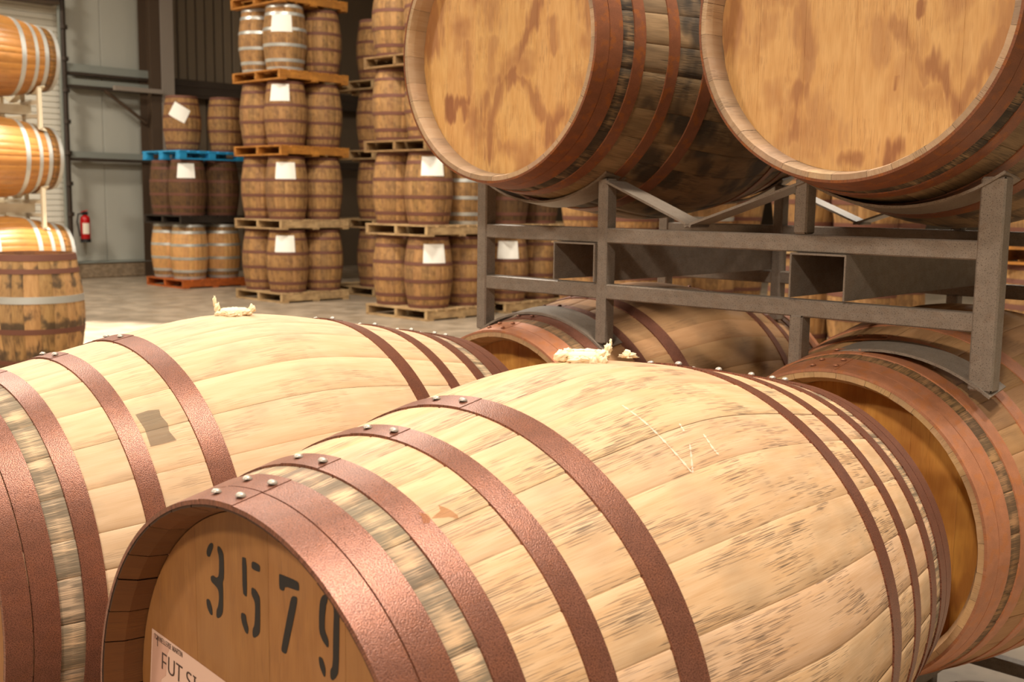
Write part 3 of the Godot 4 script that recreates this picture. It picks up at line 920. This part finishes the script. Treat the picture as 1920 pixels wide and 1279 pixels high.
func pallet(kind: String, label: String, at: Vector3) -> void:
	var o: Node3D
	if pallet_proto.has(kind):
		o = pallet_proto[kind].duplicate()
		o.name = numbered("pallet")
		add_child(o)
		o.position = at
		tag(o, label, "pallet")
		return
	o = thing("pallet", label, "pallet", at)
	pallet_proto[kind] = o
	var m: Material = M["pallet_" + kind]
	if kind == "blue":
		for x in [-0.53, 0.0, 0.53]:
			piece("bottom_board", box(Vector3(0.12, 0.022, 1.2)), m, o, Vector3(x, 0.011, 0))
			piece("runner", box(Vector3(0.12, 0.022, 1.2)), m, o, Vector3(x, 0.111, 0))
			for z in [-0.53, 0.0, 0.53]:
				piece("block", box(Vector3(0.13, 0.078, 0.13), 0.004), m, o, Vector3(x, 0.061, z))
	else:
		for x in [-0.57, 0.0, 0.57]:
			piece("stringer", box(Vector3(0.05, 0.098, 1.2), 0.003, Vector2(rng.randf(), rng.randf())), m, o, Vector3(x, 0.071, 0))
		for z in [-0.54, 0.0, 0.54]:
			piece("bottom_board", box(Vector3(1.2, 0.022, 0.11), 0.002, Vector2(rng.randf(), rng.randf())), m, o, Vector3(0, 0.011, z))
	for k in 7:
		piece("deck_board", box(Vector3(1.2, 0.022, 0.13), 0.002, Vector2(rng.randf(), rng.randf())), m, o, Vector3(0, 0.131, -0.535 + k * 0.1783))


func cask_spec() -> Dictionary:
	return {"len": 0.90, "r1": 0.252, "r2": 0.309, "k": 0.45, "standing": true, "staves": 22, "rows": 10, "cols": 0, "groove": 0.0022, "uneven": 0.001, "face": 0.012, "recess": 0.03, "head_r": 0.232, "thick": 0.003, "seg": 36, "hoops": [[-0.449, -0.405, null, "chime_hoop"], [-0.340, -0.294], [-0.132, -0.088], [0.088, 0.132], [0.294, 0.340], [0.405, 0.449, null, "chime_hoop"]], "chime": M.chime_dark, "head": M.umber_head, "wood": M.brown_oak, "hoop": M.dull_rust, "tint_lo": 0.6, "board_lo": 0.9}


func cask(kind: String, label: String, at: Vector3, turn: float, group := "") -> Node3D:
	var o: Node3D
	var key := kind if kind != "brown" else kind + str(rng.randi() % 3)
	if cask_proto.has(key):
		o = cask_proto[key].duplicate()
		o.name = numbered("standing_barrel")
		for c in o.get_children():
			if str(c.name).begins_with("paper"):
				o.remove_child(c)
				c.free()
		add_child(o)
		o.position = at
		o.rotation.y = turn - YAW
		tag(o, label, "barrel", group)
	else:
		o = thing("standing_barrel", label, "barrel", at, turn, group)
		var sp := cask_spec()
		if kind == "new":
			sp.merge({"wood": M.new_oak, "hoop": M.galvanised, "tint_lo": 0.85, "chime": M.chime_pale}, true)
		elif kind == "banded":
			for k in 6:
				sp.hoops[k] = [sp.hoops[k][0], sp.hoops[k][1], M.galvanised, "hoop"]
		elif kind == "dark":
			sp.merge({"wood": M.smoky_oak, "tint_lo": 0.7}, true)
		elif key == "brown1":
			sp.hoops[4] = [0.297, 0.335, M.dull_rust, "hoop"]
			sp.tint_lo = 0.7
		barrel(o, sp)
		cask_proto[key] = o
	return o


# a sheet of paper bent round a standing barrel; face = direction of the sheet in the barrel's own turn
func paper(o: Node3D, face: float, s: float, wide: float, tall: float, tilt := 0.0) -> void:
	var sp := cask_spec()
	var st := tool()
	st.set_smooth_group(1)
	var n := 6
	var at := func(i: int, j: int) -> Vector3:
		var q := Vector2((i / float(n) - 0.5) * wide, (j / float(n) - 0.5) * tall).rotated(tilt)
		return bp(sp, s + q.y, face + q.x / sp.r2, radius(sp, s + q.y) + 0.006)
	for i in n:
		for j in n:
			quad(st, at.call(i, j), at.call(i + 1, j), at.call(i + 1, j + 1), at.call(i, j + 1))
	var c := piece("paper_sheet", done(st), M.paper, o)
	c.set_meta("label", "white paper sheet")


const TIER := ["floor tier", "second tier", "third tier", "fourth tier"]
const SPOT := {"c": "front corner", "l": "wall side", "r": "far side"}


func stack(u: float, a: float, where: String, tiers: Array) -> void:
	var y := 0.0
	for t in tiers.size():
		var d: Array = tiers[t]
		pallet(d[0], "%s pallet, %s of %s" % [{"wood": "brown wooden", "orange": "orange wooden", "amber": "yellow wooden", "black": "black", "blue": "bright blue block", "grey": "weathered grey wooden"}[d[0]], "topmost" if t == 4 else TIER[t], where], bf(u - 0.6 + rng.randf_range(-0.015, 0.015), y, a + 0.6))
		y += 0.142
		for q in d[1]:
			var off: Vector2 = {"c": Vector2(-0.312, 0.312), "l": Vector2(-0.932, 0.312), "r": Vector2(-0.312, 0.932)}[q[0]]
			if q.size() > 3:
				off += q[3]
			var turn := rng.randf_range(-3, 3)
			var kind: String = q[1]
			var kw: String = {"brown": "brown oak", "new": "new pale oak", "banded": "silver-hooped brown", "dark": "dark brown"}[kind]
			var o := cask(kind, "%s barrel%s, %s, %s, %s" % [kw, " with paper" if q.size() > 2 and q[2] else "", SPOT[q[0]], TIER[t], where], bf(u + off.x, y, a + off.y), turn)
			if q.size() > 2 and q[2]:
				paper(o, q[2][0] + 1.45 - turn, q[2][1], 0.30, 0.235, q[2][2])
		y += 0.903


func stacks() -> void:
	rng.seed = 99
	var P := [-0.55, 0.21, 0.0]
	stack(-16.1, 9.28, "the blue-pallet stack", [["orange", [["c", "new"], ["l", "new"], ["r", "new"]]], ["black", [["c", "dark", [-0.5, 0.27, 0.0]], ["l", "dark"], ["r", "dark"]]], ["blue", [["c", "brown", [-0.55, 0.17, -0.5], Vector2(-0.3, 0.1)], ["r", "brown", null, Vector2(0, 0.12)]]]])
	stack(-13.04, 9.08, "tall stack beside blue pallet", [["wood", [["c", "brown", [-0.63, 0.25, 0.0]], ["l", "brown"], ["r", "brown"]]], ["wood", [["c", "brown", [-0.55, 0.24, 0.0]], ["l", "brown"], ["r", "brown"]]], ["amber", [["c", "brown", [-0.8, 0.28, 0.0]], ["l", "brown"], ["r", "brown"]]], ["amber", [["c", "banded", [-0.65, 0.18, 0.0]], ["l", "banded"], ["r", "brown"]]], ["amber", []]])
	stack(-13.04, 10.75, "shadowed stack behind tall stack", [["wood", [["c", "brown"], ["r", "brown"]]], ["wood", [["c", "brown"], ["r", "brown"]]], ["wood", [["c", "brown", [-0.2, 0.2, 0.0]], ["r", "brown"]]], ["wood", [["c", "brown"]]]])
	stack(-10.03, 9.10, "stack by the rack post", [["wood", [["c", "brown", [-0.35, 0.24, 0.0]], ["l", "brown"], ["r", "brown"]]], ["wood", [["c", "brown", [-0.45, 0.27, 0.0]], ["l", "brown"], ["r", "banded"]]], ["grey", [["c", "brown"], ["l", "brown"], ["r", "brown"]]], ["grey", [["c", "brown"], ["l", "brown"]]]])
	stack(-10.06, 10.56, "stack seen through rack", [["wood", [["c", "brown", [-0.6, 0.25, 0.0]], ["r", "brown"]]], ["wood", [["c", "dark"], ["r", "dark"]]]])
	stack(-10.03, 12.1, "deep stack behind rack", [["wood", [["c", "brown"], ["r", "brown"]]], ["wood", [["c", "brown"], ["r", "brown"]]]])
	stack(-6.9, 9.2, "stack behind lower beam", [["wood", [["c", "brown", [-0.1, 0.25, 0.0]], ["l", "brown", [-0.1, 0.25, 0.0]], ["r", "brown", [-0.1, 0.25, 0.0]]]], ["wood", [["c", "brown"], ["l", "brown"], ["r", "brown"]]]])
	stack(-6.9, 10.7, "stack behind fork pockets", [["wood", [["c", "brown", [-0.1, 0.25, 0.0]], ["r", "brown"]]], ["orange", [["c", "banded"], ["r", "brown"]]]])
	stack(-4.25, 9.2, "stack behind second pocket", [["wood", [["c", "brown"], ["l", "brown"], ["r", "brown"]]], ["wood", [["c", "brown"], ["l", "brown"], ["r", "brown"]]]])
	stack(-2.09, 9.2, "stack behind end post", [["wood", [["c", "brown"], ["l", "brown"]]], ["amber", [["c", "brown"], ["l", "brown"]]]])


# -------------------------------------------------------------------- barrels racked along the side wall
func wall_racks() -> void:
	rng.seed = 300
	var words := ["lowest", "middle", "topmost"]
	for t in 3:
		var uu := -12.78
		rack("cream steel rack under the %s silver-hooped barrel by the wall" % words[t], uu - 0.496, 0.004 + 1.114 * t, 5.02, M.cream_steel)
		var sp := butt_spec()
		sp.merge({"wood": M.honey_oak, "chime": M.chime_pale, "head": M.gold_head, "hoop": M.galvanised, "rows": 14, "cols": 1, "seg": 48, "tint_lo": 0.8, "both": true, "boards": [-1.0, 1.0], "hoops": [[-0.667, -0.62, null, "chime_hoop"], [-0.53, -0.48], [-0.41, -0.365], [-0.26, -0.205], [0.205, 0.26], [0.365, 0.41], [0.48, 0.53], [0.62, 0.667, null, "chime_hoop"]]}, true)
		var o := thing("oak_barrel", "honey oak barrel with silver hoops, %s of the wall rack" % words[t], "barrel", bf(uu, 0.798 - 0.4565 + 1.114 * t, 5.04 + (0.1 if t == 0 else 0.0)))
		barrel(o, sp)
	# the barrel standing on its own in front of them
	pallet("wood", "brown wooden pallet under the weathered barrel standing alone", bf(-8.44, 0, 3.6))
	var c := cask_spec()
	c.merge({"len": 0.92, "head_r": 0.285, "r1": 0.305, "r2": 0.362, "rows": 14, "cols": 1, "seg": 56, "wood": M.weathered_oak, "tint_lo": 0.62, "hoops": [[-0.459, -0.41, null, "chime_hoop"], [-0.37, -0.335], [-0.135, -0.095], [0.095, 0.148, M.galvanised], [0.315, 0.352], [0.41, 0.459, null, "chime_hoop"]]}, true)
	var b := thing("standing_barrel", "weathered barrel standing alone with one silver hoop, blackened foot", "barrel", bf(-8.44, 0.142, 3.6), 0.4)
	barrel(b, c)


# -------------------------------------------------------------------- small things
func small_things() -> void:
	rng.seed = 400
	cloth(bf(-1.15, 0.7932 + 0.4565, 1.395), 31, "crumpled muslin cloth over the bung of the numbered barrel", YAW, [[-36, 9, 2, 15, 11, 12], [-26, 15, -4, 9, 8, 9], [-6, 6, 27, 24, 8, 8], [12, 4, 33, 7, 11, 6], [30, 14, 8, 13, 9, 9], [40, 23, 2, 7, 9, 6], [44, 32, 0, 2.4, 7, 2.4], [30, 5, 24, 8, 9, 5], [5, 16, -14, 26, 4, 16]])
	cloth(bf(-2.12, 0.7938 + 0.4565, 1.345), 62, "crumpled muslin cloth over the bung of the mauve-hooped barrel", YAW, [[-36, 16, 0, 7, 14, 8], [-42, 32, 0, 4, 13, 4], [-24, 6, 18, 14, 7, 8], [4, 5, 28, 18, 6, 8], [30, 10, 10, 15, 8, 9], [42, 17, 2, 8, 9, 6], [0, 15, -10, 28, 4, 16]])
	var scrap := thing("cloth_scrap", "tiny frayed scrap of muslin behind the bung cloth on the numbered barrel", "scrap", bf(-1.125, 0.7932 + 0.4535, 1.485), YAW)
	var sc := tool()
	crumple(sc, Vector3(0, 0.004, 0), Vector3(0.014, 0.007, 0.008), 77, 1.0)
	piece("frayed_lump", done(sc), M.cloth, scrap)
	var e := thing("fire_extinguisher", "red fire extinguisher hung on the pale wall panel", "extinguisher", bf(-19.0, 0.66, 9.06))
	piece("cylinder", lathe([Vector2(0.0, 0.03), Vector2(0.07, 0.03), Vector2(0.085, 0.05), Vector2(0.085, 0.40), Vector2(0.075, 0.45), Vector2(0.03, 0.48), Vector2(0.0, 0.485)], 20), M.red_paint, e)
	piece("foot_ring", lathe([Vector2(0.0, 0.0), Vector2(0.088, 0.0), Vector2(0.088, 0.06), Vector2(0.08, 0.06)], 20, false), M.black_rubber, e)
	piece("valve", box(Vector3(0.05, 0.06, 0.10), 0.008), M.black_rubber, e, Vector3(0, 0.51, 0))
	piece("lever", box(Vector3(0.03, 0.015, 0.13), 0.004), M.red_paint, e, Vector3(0.0, 0.55, 0.01), Vector3(0.25, 0, 0))
	piece("hose", tube([Vector3(0, 0.51, 0.05), Vector3(0.01, 0.50, 0.13), Vector3(0.02, 0.36, 0.155), Vector3(0.02, 0.2, 0.13), Vector3(0.03, 0.1, 0.11)], 0.014), M.black_rubber, e)
	var st := tool()
	st.set_smooth_group(1)
	for k in 8:
		var f0 := lerpf(0.6, 2.0, k / 8.0)
		var f1 := lerpf(0.6, 2.0, (k + 1) / 8.0)
		quad(st, Vector3(0.0865 * sin(f0), 0.15, 0.0865 * cos(f0)), Vector3(0.0865 * sin(f1), 0.15, 0.0865 * cos(f1)), Vector3(0.0865 * sin(f1), 0.34, 0.0865 * cos(f1)), Vector3(0.0865 * sin(f0), 0.34, 0.0865 * cos(f0)))
	piece("instruction_label", done(st), M.white_print, e)


# a crumpled lump: a ball squeezed and creased by noise
func crumple(st: SurfaceTool, c: Vector3, size: Vector3, sd: int, rough: float) -> void:
	var n := FastNoiseLite.new()
	n.seed = sd
	n.frequency = 1.0
	n.fractal_octaves = 3
	st.set_smooth_group(1)
	var f := func(i: int, j: int) -> Vector3:
		var t := TAU * (i % 22) / 22
		var q := PI * j / 12
		var d := Vector3(sin(q) * cos(t), cos(q), sin(q) * sin(t))
		var k := 1.0 + rough * (n.get_noise_3dv(d * 1.6) * 1.1 - absf(n.get_noise_3dv(d * 3.2 + Vector3.ONE * 9.0)) * 0.9)
		var p := d * k * size + c
		return Vector3(p.x, maxf(p.y, 0.0004), p.z)
	for i in 22:
		for j in 12:
			quad(st, f.call(i, j), f.call(i + 1, j), f.call(i + 1, j + 1), f.call(i, j + 1))


# lumps: [x, y, z, sx, sy, sz] in millimetres, x to the side, z towards the camera's side
func cloth(at: Vector3, sd: int, label: String, turn: float, lumps: Array) -> void:
	var o := thing("bung_cloth", label, "cloth", at - Vector3(0, 0.0035, 0), turn)
	piece("bung", lathe([Vector2(0.029, 0.0), Vector2(0.030, 0.012), Vector2(0.027, 0.0165), Vector2(0.0, 0.0175)], 20), M.cloth, o)
	for k in lumps.size():
		var q: Array = lumps[k]
		var st := tool()
		crumple(st, Vector3(q[0], q[1], q[2]) * 0.001, Vector3(q[3], q[4], q[5]) * 0.001, sd + k * 3, 0.5)
		piece("cloth_fold", done(st), M.cloth, o)
	for k in 4:
		var w := rng.randf_range(-1, 1)
		piece("loose_thread", tube([Vector3(-0.02 + w * 0.01, 0.012, 0.02), Vector3(-0.005, 0.012 + w * 0.006, 0.036), Vector3(0.01 + w * 0.008, 0.008, 0.034), Vector3(0.018, 0.014 - w * 0.004, 0.03)], 0.0006, 5), M.cloth, o)
